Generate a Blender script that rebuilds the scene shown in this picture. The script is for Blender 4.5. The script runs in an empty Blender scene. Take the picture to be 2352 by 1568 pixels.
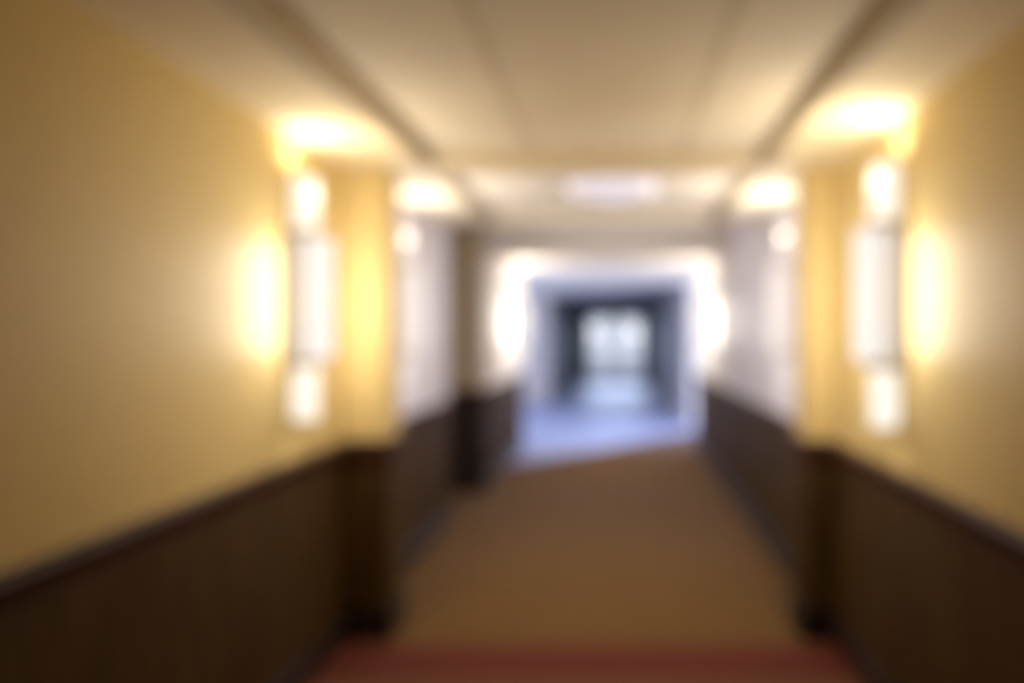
import bpy, bmesh, math
from mathutils import Vector, Matrix

S = bpy.context.scene
COL = S.collection
EYE = 1.53
XL, XR = -1.37, 1.10           # corridor wall planes
XF = -1.28                     # left wall beyond the side passage
RAIL = 1.00                    # top of the chair rail
SOF = 2.37                     # underside of the ceiling border
TRAY = 2.435                   # underside of the sunken ceiling panels
TX0, TX1 = -0.96, 0.745        # sides of the ceiling panels


# ------------------------------------------------------------------ materials
def mat(name, col, rough=0.6, metal=0.0, spec=0.5, var=0.06, scale=6.0, bump=0.0, emit=None, estr=0.0,
        stretch=(1, 1, 1), col2=None):
    m = bpy.data.materials.new(name)
    m.use_nodes = True
    nt = m.node_tree
    p = nt.nodes['Principled BSDF']
    tc = nt.nodes.new('ShaderNodeTexCoord')
    mp = nt.nodes.new('ShaderNodeMapping')
    mp.inputs['Scale'].default_value = stretch
    nz = nt.nodes.new('ShaderNodeTexNoise')
    nz.inputs['Scale'].default_value = scale
    nz.inputs['Detail'].default_value = 4
    nt.links.new(tc.outputs['Object'], mp.inputs['Vector'])
    nt.links.new(mp.outputs['Vector'], nz.inputs['Vector'])
    rp = nt.nodes.new('ShaderNodeValToRGB')
    a = col
    b = col2 if col2 else tuple(min(1, c * (1 + 2 * var)) for c in col)
    a = tuple(c * (1 - var) for c in col)
    rp.color_ramp.elements[0].position = 0.35
    rp.color_ramp.elements[1].position = 0.65
    rp.color_ramp.elements[0].color = (*a, 1)
    rp.color_ramp.elements[1].color = (*b, 1)
    nt.links.new(nz.outputs['Fac'], rp.inputs['Fac'])
    nt.links.new(rp.outputs['Color'], p.inputs['Base Color'])
    p.inputs['Roughness'].default_value = rough
    p.inputs['Metallic'].default_value = metal
    p.inputs['Specular IOR Level'].default_value = spec
    if bump:
        bp = nt.nodes.new('ShaderNodeBump')
        bp.inputs['Strength'].default_value = bump
        bp.inputs['Distance'].default_value = 0.01
        nt.links.new(nz.outputs['Fac'], bp.inputs['Height'])
        nt.links.new(bp.outputs['Normal'], p.inputs['Normal'])
    if emit:
        p.inputs['Emission Color'].default_value = (*emit, 1)
        p.inputs['Emission Strength'].default_value = estr
    return m


M = {}
M['tan'] = mat('tan_wall_paint', (0.60, 0.45, 0.19), 0.55, spec=0.28, var=0.03, scale=40, bump=0.05)
M['pale'] = mat('daylight_tinted_wall', (0.75, 0.72, 0.79), 0.5, var=0.03, scale=40, bump=0.05)  # cool daylight beyond the pilasters put into the wall colour
M['lobby'] = mat('lobby_wall_paint', (0.85, 0.80, 0.76), 0.6, var=0.03, scale=30)
M['brown'] = mat('shade_brown_wall', (0.50, 0.41, 0.29), 0.6, var=0.04, scale=30)  # shade on the unlit passage face put into the brown
M['slate'] = mat('slate_wall_paint', (0.20, 0.19, 0.215), 0.7, var=0.05, scale=20)
M['border'] = mat('ceiling_border_paint', (0.67, 0.56, 0.36), 0.75, var=0.03, scale=30)
M['cream'] = mat('cream_ceiling_border', (0.76, 0.69, 0.58), 0.75, var=0.03, scale=30)
M['ceil'] = mat('ceiling_panel', (0.74, 0.66, 0.53), 0.85, var=0.04, scale=60, bump=0.1)
M['white'] = mat('white_ceiling', (0.88, 0.82, 0.74), 0.8, var=0.02, scale=40)
M['grey'] = mat('grey_beam_paint', (0.74, 0.69, 0.66), 0.7, var=0.03, scale=40)
M['joint'] = mat('ceiling_joint', (0.46, 0.39, 0.28), 0.8, var=0.03, scale=40)
M['wood'] = mat('dark_wainscot_wood', (0.052, 0.027, 0.006), 0.65, spec=0.15, var=0.22, scale=5, stretch=(6, 6, 0.6), bump=0.05)
M['rail'] = mat('mahogany_rail_wood', (0.040, 0.013, 0.007), 0.55, spec=0.18, var=0.2, scale=8, stretch=(6, 0.6, 6))
M['base'] = mat('black_brown_base_wood', (0.016, 0.010, 0.009), 0.4, var=0.2, scale=8)
M['cheek'] = mat('glow_side_panel', (0.30, 0.29, 0.28), 0.4, var=0.01, emit=(1.0, 0.93, 0.90), estr=0.45)  # self-glow added so the side frame does not stay dark
M['metal'] = mat('satin_grey_metal', (0.60, 0.57, 0.55), 0.4, metal=0.55, var=0.03, scale=30)
M['opal'] = mat('opal_glass', (0.35, 0.34, 0.34), 0.3, var=0.01, emit=(1.0, 0.96, 0.95), estr=0.85)
M['tube'] = mat('lit_glass_tube', (0.4, 0.39, 0.37), 0.3, var=0.01, emit=(1.0, 0.96, 0.88), estr=1.0)
M['opal_soft'] = mat('softly_lit_opal_glass', (0.5, 0.48, 0.49), 0.3, var=0.01, emit=(1.0, 0.95, 0.97), estr=0.45)
M['dome'] = mat('frosted_dome', (0.80, 0.78, 0.88), 0.25, var=0.01, emit=(0.84, 0.80, 1.0), estr=0.42)
M['dark'] = mat('dark_door_metal', (0.10, 0.105, 0.13), 0.4, metal=0.3, var=0.05, scale=20)
M['steel'] = mat('brushed_steel', (0.6, 0.6, 0.62), 0.3, metal=1.0, var=0.03, scale=40)
M['pave'] = mat('outside_paving', (0.5, 0.52, 0.58), 0.8, var=0.08, scale=4)


def glass_mat():
    m = bpy.data.materials.new('window_glass')
    m.use_nodes = True
    nt = m.node_tree
    nt.nodes.remove(nt.nodes['Principled BSDF'])
    t = nt.nodes.new('ShaderNodeBsdfTransparent')
    t.inputs['Color'].default_value = (0.86, 0.89, 0.92, 1)
    g = nt.nodes.new('ShaderNodeBsdfGlossy')
    g.inputs['Roughness'].default_value = 0.05
    f = nt.nodes.new('ShaderNodeFresnel')
    f.inputs['IOR'].default_value = 1.45
    mx = nt.nodes.new('ShaderNodeMixShader')
    nt.links.new(f.outputs['Fac'], mx.inputs['Fac'])
    nt.links.new(t.outputs['BSDF'], mx.inputs[1])
    nt.links.new(g.outputs['BSDF'], mx.inputs[2])
    nt.links.new(mx.outputs['Shader'], nt.nodes['Material Output'].inputs['Surface'])
    return m


M['glass'] = glass_mat()


def carpet_mat():
    """brown pile carpet; a red band is woven across it between the pilasters, a darker band runs along each side"""
    m = bpy.data.materials.new('brown_carpet')
    m.use_nodes = True
    nt = m.node_tree
    N, L = nt.nodes.new, nt.links.new
    p = nt.nodes['Principled BSDF']
    p.inputs['Roughness'].default_value = 0.85
    p.inputs['Specular IOR Level'].default_value = 0.08
    p.inputs['Sheen Weight'].default_value = 0.17
    p.inputs['Sheen Tint'].default_value = (0.42, 0.46, 0.70, 1)  # bluish tint paints in daylight grazing the far carpet
    tc = N('ShaderNodeTexCoord')
    nz = N('ShaderNodeTexNoise')
    nz.inputs['Scale'].default_value = 90
    nz.inputs['Detail'].default_value = 3
    L(tc.outputs['Object'], nz.inputs['Vector'])
    rp = N('ShaderNodeValToRGB')
    rp.color_ramp.elements[0].position = 0.3
    rp.color_ramp.elements[1].position = 0.7
    rp.color_ramp.elements[0].color = (*CARPET_A, 1)
    rp.color_ramp.elements[1].color = (*CARPET_B, 1)
    L(nz.outputs['Fac'], rp.inputs['Fac'])
    sx = N('ShaderNodeSeparateXYZ')
    L(tc.outputs['Object'], sx.inputs['Vector'])

    def math_node(op, a, b=None):
        n = N('ShaderNodeMath')
        n.operation = op
        for i, v in enumerate((a, b)):
            if v is None:
                continue
            if isinstance(v, (int, float)):
                n.inputs[i].default_value = v
            else:
                L(v, n.inputs[i])
        return n.outputs[0]

    def band(c, half):
        return math_node('LESS_THAN', math_node('ABSOLUTE', math_node('SUBTRACT', c[0], c[1])), half)

    red = band((sx.outputs['Y'], 3.74), 0.19)
    orange = math_node('LESS_THAN', sx.outputs['Y'], 3.55)

    def mix(fac, a, col):
        n = N('ShaderNodeMix')
        n.data_type = 'RGBA'
        L(fac, n.inputs[0])
        L(a, n.inputs[6])
        n.inputs[7].default_value = (*col, 1)
        return n.outputs[2]

    c = mix(orange, rp.outputs['Color'], (0.16, 0.058, 0.020))
    c = mix(red, c, (0.122, 0.022, 0.005))
    L(c, p.inputs['Base Color'])
    bp = N('ShaderNodeBump')
    bp.inputs['Strength'].default_value = 0.3
    bp.inputs['Distance'].default_value = 0.004
    L(nz.outputs['Fac'], bp.inputs['Height'])
    L(bp.outputs['Normal'], p.inputs['Normal'])
    return m


CARPET_A, CARPET_B = (0.122, 0.060, 0.006), (0.158, 0.078, 0.009)
M['carpet'] = carpet_mat()


def tile_mat():
    m = bpy.data.materials.new('daylight_blue_tile')
    m.use_nodes = True
    nt = m.node_tree
    N, L = nt.nodes.new, nt.links.new
    p = nt.nodes['Principled BSDF']
    tc = N('ShaderNodeTexCoord')
    bk = N('ShaderNodeTexBrick')
    bk.offset = 0.0
    bk.inputs['Scale'].default_value = 1.0
    bk.inputs['Brick Width'].default_value = 0.6
    bk.inputs['Row Height'].default_value = 0.6
    bk.inputs['Mortar Size'].default_value = 0.006
    bk.inputs['Color1'].default_value = (0.40, 0.46, 0.74, 1)  # blue of the daylight put into the tile colour
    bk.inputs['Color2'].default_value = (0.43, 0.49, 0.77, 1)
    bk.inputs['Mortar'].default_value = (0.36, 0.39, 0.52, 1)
    L(tc.outputs['Object'], bk.inputs['Vector'])
    L(bk.outputs['Color'], p.inputs['Base Color'])
    p.inputs['Roughness'].default_value = 0.5
    p.inputs['Specular IOR Level'].default_value = 0.25
    return m


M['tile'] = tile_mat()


# ------------------------------------------------------------------ mesh helpers
def box(bm, x0, x1, y0, y1, z0, z1):
    v = [bm.verts.new((x, y, z)) for x in (x0, x1) for y in (y0, y1) for z in (z0, z1)]
    for f in ((0, 1, 3, 2), (4, 6, 7, 5), (0, 4, 5, 1), (2, 3, 7, 6), (0, 2, 6, 4), (1, 5, 7, 3)):
        bm.faces.new([v[i] for i in f])


def prism(bm, pts, z0, z1):
    """pts: (x, y) outline"""
    lo = [bm.verts.new((x, y, z0)) for x, y in pts]
    hi = [bm.verts.new((x, y, z1)) for x, y in pts]
    n = len(pts)
    bm.faces.new(lo[::-1])
    bm.faces.new(hi)
    for i in range(n):
        bm.faces.new((lo[i], lo[(i + 1) % n], hi[(i + 1) % n], hi[i]))


def profile_y(bm, pts, y0, y1):
    """pts: (x, z) outline swept along y"""
    a = [bm.verts.new((x, y0, z)) for x, z in pts]
    b = [bm.verts.new((x, y1, z)) for x, z in pts]
    n = len(pts)
    bm.faces.new(a)
    bm.faces.new(b[::-1])
    for i in range(n):
        bm.faces.new((a[i], b[i], b[(i + 1) % n], a[(i + 1) % n]))


def lathe(bm, prof, seg=32, c=(0, 0, 0)):
    """prof: (radius, z) from bottom to top"""
    rings = []
    for r, z in prof:
        if r < 1e-6:
            rings.append([bm.verts.new((c[0], c[1], c[2] + z))])
        else:
            rings.append([bm.verts.new((c[0] + r * math.cos(2 * math.pi * k / seg), c[1] + r * math.sin(2 * math.pi * k / seg), c[2] + z))
                          for k in range(seg)])
    for a, b in zip(rings, rings[1:]):
        for k in range(seg):
            k2 = (k + 1) % seg
            if len(a) == 1:
                bm.faces.new((a[0], b[k2], b[k]))
            elif len(b) == 1:
                bm.faces.new((a[k], a[k2], b[0]))
            else:
                bm.faces.new((a[k], a[k2], b[k2], b[k]))


def obj(name, bm, m, parent=None, bevel=0.0, smooth=False):
    bmesh.ops.recalc_face_normals(bm, faces=bm.faces)
    if bevel:
        bmesh.ops.bevel(bm, geom=list(bm.edges), offset=bevel, segments=2, affect='EDGES', clamp_overlap=True)
    me = bpy.data.meshes.new(name)
    bm.to_mesh(me)
    bm.free()
    me.materials.append(m)
    if smooth:
        for p in me.polygons:
            p.use_smooth = True
    o = bpy.data.objects.new(name, me)
    COL.objects.link(o)
    if parent:
        o.parent = parent
    return o


def boxes(name, lst, m, parent=None, bevel=0.0):
    bm = bmesh.new()
    for b in lst:
        box(bm, *b)
    return obj(name, bm, m, parent, bevel)


def struct(o, label, cat):
    o['kind'] = 'structure'
    o['label'] = label
    o['category'] = cat
    return o


def thing(name, label, cat, loc, group=None):
    o = bpy.data.objects.new(name, None)
    o.empty_display_size = 0.1
    COL.objects.link(o)
    o.location = loc
    o['label'] = label
    o['category'] = cat
    if group:
        o['group'] = group
    return o


# ------------------------------------------------------------------ layout (y = distance from the camera)
YB = -3.0          # behind the camera
YP = 4.0           # front of the pilasters and of the first ceiling beam
YC = 6.0           # end of the second ceiling panel
YG = 6.5           # side passage on the left begins
YH = 7.75          # header and the far side of the passage
YW = 10.9          # end of the corridor walls, lobby begins
YV_L, YV_R = 18.0, 13.6   # entrance hall begins (slanting front)
YD = 26.0          # glass doors

# floor
FZ = 0.0
DAYLIGHT_EDGE_L, DAYLIGHT_EDGE_R = 9.1, 12.4  # floor change slanted to draw the boundary of the daylight
bm = bmesh.new()
prism(bm, [(-5.2, YB), (5.2, YB), (5.2, DAYLIGHT_EDGE_R), (XR, DAYLIGHT_EDGE_R), (XL - .05, DAYLIGHT_EDGE_L), (-5.2, DAYLIGHT_EDGE_L)], -0.12, FZ)
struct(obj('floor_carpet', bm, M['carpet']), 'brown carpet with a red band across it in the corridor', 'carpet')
bm = bmesh.new()
prism(bm, [(-5.2, DAYLIGHT_EDGE_L), (XL - .05, DAYLIGHT_EDGE_L), (XR, DAYLIGHT_EDGE_R), (5.2, DAYLIGHT_EDGE_R), (5.2, YD + .2), (-5.2, YD + .2)], -0.12, FZ)
struct(obj('floor_tile', bm, M['tile']), 'tiled floor of the hall, daylight blue put into its colour', 'floor')


def wall_y(side, name, label, y0, y1, top, m, x=None, th=0.15):
    """a wall running along the corridor, with wainscot, chair rail and baseboard as its children"""
    x = x if x is not None else (XL if side < 0 else XR)
    w = boxes(name, [(min(x, x + side * th), max(x, x + side * th), y0, y1, 0, top)], m)
    struct(w, label, 'wall')
    wx = x - side * 0.012
    boxes('wainscot', [(min(x + side * .005, wx), max(x + side * .005, wx), y0, y1, 0.0, RAIL - .05)], M['wood'], w)
    prof = [(0, -.085), (.018, -.085), (.022, -.06), (.034, -.045), (.045, -.03), (.047, -.012), (.040, -.003), (.032, 0), (0, 0)]
    bm = bmesh.new()
    profile_y(bm, [(x - side * px, RAIL + pz) for px, pz in prof], y0, y1)
    obj('chair_rail', bm, M['rail'], w)
    prof = [(0, 0), (.028, 0), (.028, .10), (.022, .125), (.014, .14), (0, .14)]
    bm = bmesh.new()
    profile_y(bm, [(x - side * px, pz) for px, pz in prof], y0, y1)
    obj('baseboard', bm, M['base'], w)
    return w


wall_y(-1, 'wall_left', 'tan corridor wall with dark wainscot on the left, in front of the pilaster', YB, YP, 2.62, M['tan'])
wall_y(1, 'wall_right', 'tan corridor wall with dark wainscot on the right, in front of the pilaster', YB, YP, 2.62, M['tan'])
wall_y(-1, 'wall_left_middle', 'daylight-tinted wall above dark wainscot, behind the left pilaster', YP, YG, 2.62, M['pale'])
wall_y(1, 'wall_right_middle', 'daylight-tinted wall above dark wainscot, behind the right pilaster', YP, YH, 2.76, M['pale'])
wall_y(-1, 'wall_left_far', 'bright short wall beyond the side passage, left of the hall', YH, YW, 2.62, M['lobby'], x=XF, th=.24)
wall_y(1, 'wall_right_far', 'bright short wall beyond the beam, right of the hall', YH, YW, 2.62, M['lobby'])

struct(boxes('wall_back', [(XL - .15, XR + .15, YB - .15, YB, 0, 2.62)], M['tan']), 'tan wall closing the corridor', 'wall')

# pilasters
def pilaster(side, name, label, x_in):
    x = XL if side < 0 else XR
    d = 0.24
    xo = x - side * 0.0
    a, b = min(xo, x_in), max(xo, x_in)
    p = struct(boxes(name, [(a, b, YP, YP + d, RAIL, SOF)], M['tan'], bevel=0.004), label, 'pilaster')
    def wrap(nm, e, z0, z1, m):
        aa, bb = (xo, x_in + e) if side < 0 else (x_in - e, xo)
        return boxes(nm, [(aa, bb, YP - e, YP + d + e, z0, z1)], m, p, bevel=0.006)
    wrap('wainscot', 0.012, 0.13, RAIL - .07, M['wood'])
    wrap('chair_rail', 0.045, RAIL - .085, RAIL + .004, M['rail'])
    wrap('baseboard', 0.035, 0.0, 0.15, M['base'])
    return p


pilaster(-1, 'pillar_left', 'tan pilaster on a dark wood base behind the left sconce', -1.155)
pilaster(1, 'pillar_right', 'tan pilaster on a dark wood base behind the right sconce', 0.955)

# side passage on the left: its far face, its end wall
pf = struct(boxes('wall_passage', [(-4.0, XF - .002, YH - .004, YH + .15, 0, 2.74)], M['brown']), 'wall face turned to us at the side passage, its shade painted brown', 'wall')
boxes('wainscot', [(-4.0, XF + .012, YH - .014, YH + .05, 0, RAIL - .05)], M['base'], pf)
boxes('chair_rail', [(-4.0, XF + .045, YH - .045, YH + .05, RAIL - .085, RAIL)], M['rail'], pf)
struct(boxes('wall_passage_near', [(-4.0, XL - .15, YG - .15, YG, 0, 2.74)], M['brown']), 'near wall of the side passage', 'wall')
struct(boxes('wall_passage_end', [(-4.15, -4.0, YG - .15, YH + .15, 0, 2.74)], M['brown']), 'end wall of the side passage', 'wall')

# ceilings of the two bays: border frame in wall colour, sunken panel, panel joints
def bay(n, y0, y1, e0, e1, m_border, m_panel):
    """border between the walls from y0 to y1; the sunken panel lies between y0+e0 and y1-e1"""
    t = SOF
    f = boxes('ceiling_border', [
        (XL - .15, TX0, y0, y1, t, 2.62), (TX1, XR + .15, y0, y1, t, 2.62),
        (TX0, TX1, y0, y0 + e0, t, 2.62), (TX0, TX1, y1 - e1, y1, t, 2.62)], m_border)
    struct(f, ('lower border of the near ceiling in wall colour', 'lower border of the second ceiling bay')[n], 'ceiling')
    c = boxes('ceiling_panel', [(TX0, TX1, y0 + e0, y1 - e1, TRAY, 2.62)], m_panel)
    struct(c, ('beige sunken panel of the near ceiling', 'pale sunken panel of the second ceiling bay')[n], 'ceiling')
    w = (TX1 - TX0)
    for xj in ((-.41, .33) if n == 0 else ()):
        boxes('panel_joint', [(xj - .006, xj + .006, y0 + e0, y1 - e1, TRAY - .004, TRAY + .01)], M['joint'], c)
    # thin cove moulding around the recess
    boxes('cove_moulding', [
        (TX0 - .02, TX0 + .022, y0 + e0, y1 - e1, SOF - .008, SOF + .02),
        (TX1 - .022, TX1 + .02, y0 + e0, y1 - e1, SOF - .008, SOF + .02)], M['joint'], f)


bay(0, YB, YP + .06, 0.2, 0.06, M['border'], M['ceil'])
bay(1, YP + .06, YC, 0.16, 0.06, M['cream'], M['white'])
struct(boxes('ceiling_passage', [(-4.15, XR + .15, YC, YH + .2, 2.74, 2.85)], M['white']), 'ceiling over the side passage', 'ceiling')
struct(boxes('ceiling_step', [(XL - .15, XR + .15, YC - .03, YC, 2.62, 2.85)], M['grey']), 'step where the ceiling rises', 'ceiling')
struct(boxes('beam_header', [(XL - .15, XR + .15, YH, YH + .22, 2.29, 2.74)], M['grey']), 'grey beam across the corridor before the hall', 'beam')
# ceiling of the far corridor and of the hall
bm = bmesh.new()
prism(bm, [(-5.2, YW), (XL - .15, YW), (XL - .15, YH + .2), (XR + .15, YH + .2), (XR + .15, YW), (5.2, YW), (5.2, YV_R), (XR, YV_R), (XL, YV_L), (-5.2, YV_L)], 2.42, 2.55)
struct(obj('ceiling_hall', bm, M['white']), 'white ceiling of the daylit hall', 'ceiling')

# hall walls
HX = 5.0
struct(boxes('wall_hall_front_left', [(-HX, XL - .15, YW - .15, YW, 0, 2.42)], M['lobby']), 'hall wall left of the corridor mouth', 'wall')
struct(boxes('wall_hall_front_right', [(XR + .15, HX, YW - .15, YW, 0, 2.42)], M['lobby']), 'hall wall right of the corridor mouth', 'wall')
struct(boxes('wall_hall_rear_left', [(-HX, XL - .15, YV_L, YV_L + .15, 0, 2.42)], M['lobby']), 'white hall wall left of the entrance passage', 'wall')
struct(boxes('wall_hall_rear_right', [(XR + .15, HX, YV_R, YV_R + .15, 0, 2.42)], M['lobby']), 'white hall wall right of the entrance passage', 'wall')
# side walls of the hall with a large window each
def side_window(x0, x1, y0, y1, wy0, wy1, name, label, wname, wlabel):
    z0, z1 = 0.25, 2.25
    struct(boxes(name, [(x0, x1, y0, wy0, 0, 2.55), (x0, x1, wy1, y1, 0, 2.55), (x0, x1, wy0, wy1, 0, z0), (x0, x1, wy0, wy1, z1, 2.55)], M['lobby']), label, 'wall')
    xm = (x0 + x1) / 2
    f = .05
    fr = []
    n = 2
    for k in range(n + 1):
        yy = wy0 + (wy1 - wy0) * k / n
        fr.append((xm - .03, xm + .03, max(wy0, yy - f / 2), min(wy1, yy + f / 2), z0, z1))
    fr += [(xm - .03, xm + .03, wy0, wy1, z0, z0 + f), (xm - .03, xm + .03, wy0, wy1, z1 - f, z1)]
    w = struct(boxes(wname, fr, M['dark']), wlabel, 'window')
    boxes('pane', [(xm - .004, xm + .004, wy0 + .02, wy1 - .02, z0 + .02, z1 - .02)], M['glass'], w)


side_window(HX, HX + .15, YW - .15, YV_R + .15, YW + .1, YV_R - .1, 'wall_hall_right', 'right side wall of the hall', 'window_1', 'window of the hall on the right side')
side_window(-HX - .15, -HX, YW - .15, YV_L + .15, YW + .4, YV_L - .6, 'wall_hall_left', 'left side wall of the hall', 'window_2', 'window of the hall on the left side')

# entrance passage
struct(boxes('wall_entrance_left', [(XL - .15, XL, YV_L, YD, 0, 2.42)], M['slate']), 'dark wall left of the glass doors', 'wall')
struct(boxes('wall_entrance_right', [(XR, XR + .15, YV_R, YD, 0, 2.42)], M['slate']), 'dark wall right of the glass doors', 'wall')
bm = bmesh.new()
prism(bm, [(XL - .15, YV_L), (XL, YV_L), (XR, YV_R), (XR + .15, YV_R), (XR + .15, YD + .15), (XL - .15, YD + .15)], 2.36, 2.55)
struct(obj('ceiling_entrance', bm, M['slate']), 'dark ceiling before the glass doors', 'ceiling')
DX0, DX1, DZ = -0.99, 0.95, 2.19
struct(boxes('wall_end', [(XL - .15, DX0, YD, YD + .15, 0, 2.36), (DX1, XR + .15, YD, YD + .15, 0, 2.36), (DX0, DX1, YD, YD + .15, DZ, 2.36)], M['slate']),
       'dark end wall around the glass doors', 'wall')
ft = 0.06
dr = struct(boxes('door_1', [(DX0, DX0 + ft, YD + .03, YD + .12, 0, DZ), (DX1 - ft, DX1, YD + .03, YD + .12, 0, DZ), (DX0 + ft, DX1 - ft, YD + .03, YD + .12, DZ - ft, DZ)], M['dark']),
            'double glass doors letting in daylight at the far end of the corridor', 'door')
mid = (DX0 + DX1) / 2
for a, b, hs in ((DX0 + ft + .004, mid - .003, 1), (mid + .003, DX1 - ft - .004, -1)):
    s = .075
    lf = boxes('door_leaf', [(a, a + s, YD + .05, YD + .095, .01, DZ - ft - .005), (b - s, b, YD + .05, YD + .095, .01, DZ - ft - .005),
                             (a + s, b - s, YD + .05, YD + .095, .01, .11), (a + s, b - s, YD + .05, YD + .095, DZ - ft - .085, DZ - ft - .005)], M['dark'], dr, bevel=.003)
    boxes('pane', [(a + s - .01, b - s + .01, YD + .068, YD + .076, .10, DZ - ft - .08)], M['glass'], lf)
    hx = b - s / 2 if hs > 0 else a + s / 2
    bm = bmesh.new()
    lathe(bm, [(0, -.3), (.016, -.3), (.016, .3), (0, .3)], 12, (hx, YD - .01, 1.05))
    box(bm, hx - .01, hx + .01, YD - .01, YD + .055, .80, .82)
    box(bm, hx - .01, hx + .01, YD - .01, YD + .055, 1.28, 1.30)
    obj('handle', bm, M['steel'], lf)
struct(boxes('ground_outside', [(-12, 12, YD + .2, YD + 30, -.2, -.05)], M['pave']), 'pale paving outside the glass doors', 'ground')

# ------------------------------------------------------------------ wall sconces
WARM = (1.0, 0.90, 0.71)


def make_sconce(label, group):
    """built at the origin, mounted on a wall at x = 0 and facing +x; z = 0 at its middle"""
    t = thing('wall_sconce', label, 'wall lamp', (0, 0, 0), group)
    boxes('mounting_plate', [(0.0, 0.012, -.06, .06, -.275, .275)], M['metal'], t, bevel=.003)
    # side panels with added glow between two metal caps
    for s in (-1, 1):
        boxes('side_panel', [(.012, .085, min(s * .052, s * .062), max(s * .052, s * .062), -.25, .25)], M['cheek'], t, bevel=.002)
        boxes('end_cap', [(.012, .125, -.066, .066, min(s * .25, s * .285), max(s * .25, s * .285))], M['metal'], t, bevel=.003)
    # bowed opal front
    bm = bmesh.new()
    pts = [(.03, -.051)] + [(.085 + .10 * math.cos(a), .051 * math.sin(a)) for a in [math.radians(-90 + 180 * k / 16) for k in range(17)]] + [(.03, .051)]
    prism(bm, pts, -.249, .249)
    obj('front_diffuser', bm, M['opal'], t)
    for s in (1, -1):
        bm = bmesh.new()
        lathe(bm, [(0, .285), (.052, .285), (.052, .49), (.046, .505), (.0, .508)] if s > 0 else [(0, -.508), (.046, -.505), (.052, -.49), (.052, -.285), (0, -.285)], 28, (.066, 0, 0))
        g = obj('glass_tube', bm, M['tube'], t, smooth=False)
    return t


def lamp(name, kind, loc, power, color, parent=None, rot=None, **kw):
    d = bpy.data.lights.new(name, kind)
    d.energy = power
    d.color = color
    for k, v in kw.items():
        setattr(d, k, v)
    o = bpy.data.objects.new(name, d)
    o.location = loc
    if rot:
        o.rotation_euler = rot
    COL.objects.link(o)
    if parent:
        o.parent = parent
    return o


def dup(root, label, soft=False):
    r = root.copy()
    COL.objects.link(r)
    r['label'] = label
    for ch in root.children:
        c = ch.copy()
        COL.objects.link(c)
        c.parent = r
        if soft and c.material_slots[0].material in (M['opal'], M['tube']):
            c.material_slots[0].link = 'OBJECT'
            c.material_slots[0].material = M['opal_soft']
    return r


GLOW, SIDE, UP, DOWN, TUBE = 2.6, 4.2, 7.5, 1.3, 5.0
PALE = (1.0, 0.94, 0.82)
MIDZ = EYE + .15
spots = [
    (-1, 3.34, 'upright wall lamp on the left tan wall in front of the pilaster', 1.0),
    (1, 3.07, 'upright wall lamp on the right tan wall in front of the pilaster', 0.9),
    (-1, 4.85, 'wall lamp on the pale wall just behind the left pilaster', 0.6),
    (1, 4.75, 'wall lamp on the pale wall just behind the right pilaster', 0.6),
    (-1, 9.9, 'far wall lamp glowing white on the left beyond the brown wall face', 1.6),
    (1, 9.3, 'far wall lamp glowing white on the right beyond the beam', 1.6),
]
proto = make_sconce(spots[0][2], 'wall lamps along the corridor')
for i, (side, y, label, k) in enumerate(spots):
    o = proto if i == 0 else dup(proto, label, 4 < y < 6)
    x = XR if side > 0 else (XF if y > YH else XL)
    o.location = (x, y, MIDZ)
    o.rotation_euler = (0, 0, 0 if side < 0 else math.pi)
    ku = 1.0 if y < 4 else (1.3 if y < 6 else 1.4)
    lamp('sconce_glow', 'AREA', (x - side * .21, y, MIDZ), GLOW * k, WARM, None, (0, math.radians(90) * side, 0), shape='RECTANGLE', size=.46, size_y=.10, spread=math.radians(62))
    for s in (-1, 1):
        lamp('sconce_side_glow', 'AREA', (x - side * .115, y + s * .068, MIDZ), SIDE * k * ((2.3 if side > 0 else 1.7) if s > 0 else 1.0), PALE, None,
             (math.radians(90) * s, 0, 0), shape='RECTANGLE', size=.09, size_y=.46)
    ux = x - side * .066
    lamp('sconce_uplight', 'SPOT', (ux, y, MIDZ + .52), UP * (.3 if 4 < y < 6 else ku), PALE, None, (math.pi, 0, 0), spot_size=math.radians(165), spot_blend=1.0, shadow_soft_size=.045)
    lamp('sconce_tube_glow', 'AREA', (x - side * .13, y, MIDZ + .39), TUBE * ku, WARM, None,
         Vector((-side * .75, 0, .66)).to_track_quat('-Z', 'Y').to_euler(), shape='RECTANGLE', size=.10, size_y=.20)
    lamp('sconce_downlight', 'SPOT', (ux, y, MIDZ - .52), DOWN * k, WARM, None, (0, 0, 0), spot_size=math.radians(120), spot_blend=1.0, shadow_soft_size=.045)

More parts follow.
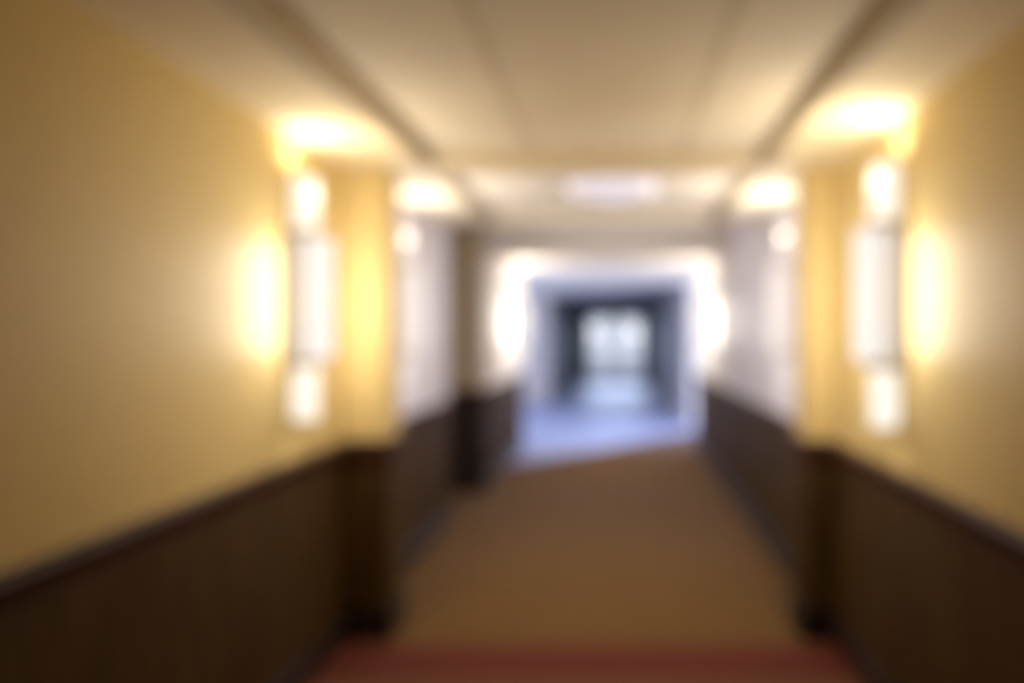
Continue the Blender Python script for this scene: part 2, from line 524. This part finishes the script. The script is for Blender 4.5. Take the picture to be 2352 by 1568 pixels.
# ------------------------------------------------------------------ ceiling lamp in the second bay
cl = thing('ceiling_lamp', 'round pale lavender ceiling lamp behind the first beam', 'ceiling lamp', (-.02, 4.72, TRAY))
bm = bmesh.new()
lathe(bm, [(0, -.03), (.30, -.03), (.31, -.02), (.31, 0), (0, 0)], 48)
obj('base_ring', bm, M['metal'], cl)
bm = bmesh.new()
lathe(bm, [(0, -.10), (.08, -.097), (.16, -.085), (.23, -.066), (.275, -.045), (.288, -.03), (0, -.03)], 48)
obj('glass_dome', bm, M['dome'], cl, smooth=True)

lamp('ceiling_lamp_glow', 'AREA', (-.02, 4.72, TRAY - .115), 12, (.90, .88, 1.0), None, (0, 0, 0), shape='DISK', size=.5)

lamp('passage_fill', 'AREA', (-.1, 6.8, 2.72), 9, (1.0, .93, .93), None, (0, 0, 0), shape='RECTANGLE', size=1.6, size_y=.5)  # unseen fill light without a fixture, added to brighten the header

# ------------------------------------------------------------------ daylight
W = bpy.data.worlds.new('World')
S.world = W
W.use_nodes = True
bg = W.node_tree.nodes['Background']
bg.inputs['Color'].default_value = (0.88, 0.90, 1.0, 1)
bg.inputs['Strength'].default_value = 1.25
SKY = (0.68, 0.76, 1.0)
lamp('daylight_right', 'AREA', (HX + .3, (YW + YV_R) / 2, 1.35), 480, SKY, None, (0, math.radians(90), 0), shape='RECTANGLE', size=2.1, size_y=2.5)
lamp('daylight_left', 'AREA', (-HX - .3, (YW + YV_L) / 2, 1.35), 240, (.80, .83, 1.0), None, (0, math.radians(-90), 0), shape='RECTANGLE', size=2.1, size_y=5.5)

lamp('daylight_doors', 'AREA', (-.02, YD + .5, 1.7), 28, SKY, None, (math.radians(-71), 0, 0), shape='RECTANGLE', size=1.8, size_y=1.6, spread=math.radians(60))

# ------------------------------------------------------------------ camera
cam = bpy.data.cameras.new('camera')
cam.sensor_width = 36
cam.lens = 28
cam.shift_x = -(1415 - 1176) / 2352
cam.shift_y = -(784 - 768) / 2352
cam.clip_start = 0.02
cam.dof.use_dof = True
cam.dof.focus_distance = 0.22
cam.dof.aperture_fstop = 3.2
co = bpy.data.objects.new('camera', cam)
co.location = (0, 0, EYE)
co.rotation_euler = (math.radians(90), 0, 0)
COL.objects.link(co)
S.camera = co

S.view_settings.view_transform = 'Standard'
S.view_settings.look = 'None'
S.view_settings.gamma = 1
S.view_settings.exposure = 0.0
S.view_settings.use_curve_mapping = False
S.cycles.use_denoising = True
S.cycles.max_bounces = 10
S.cycles.diffuse_bounces = 6
S.cycles.sample_clamp_indirect = 6
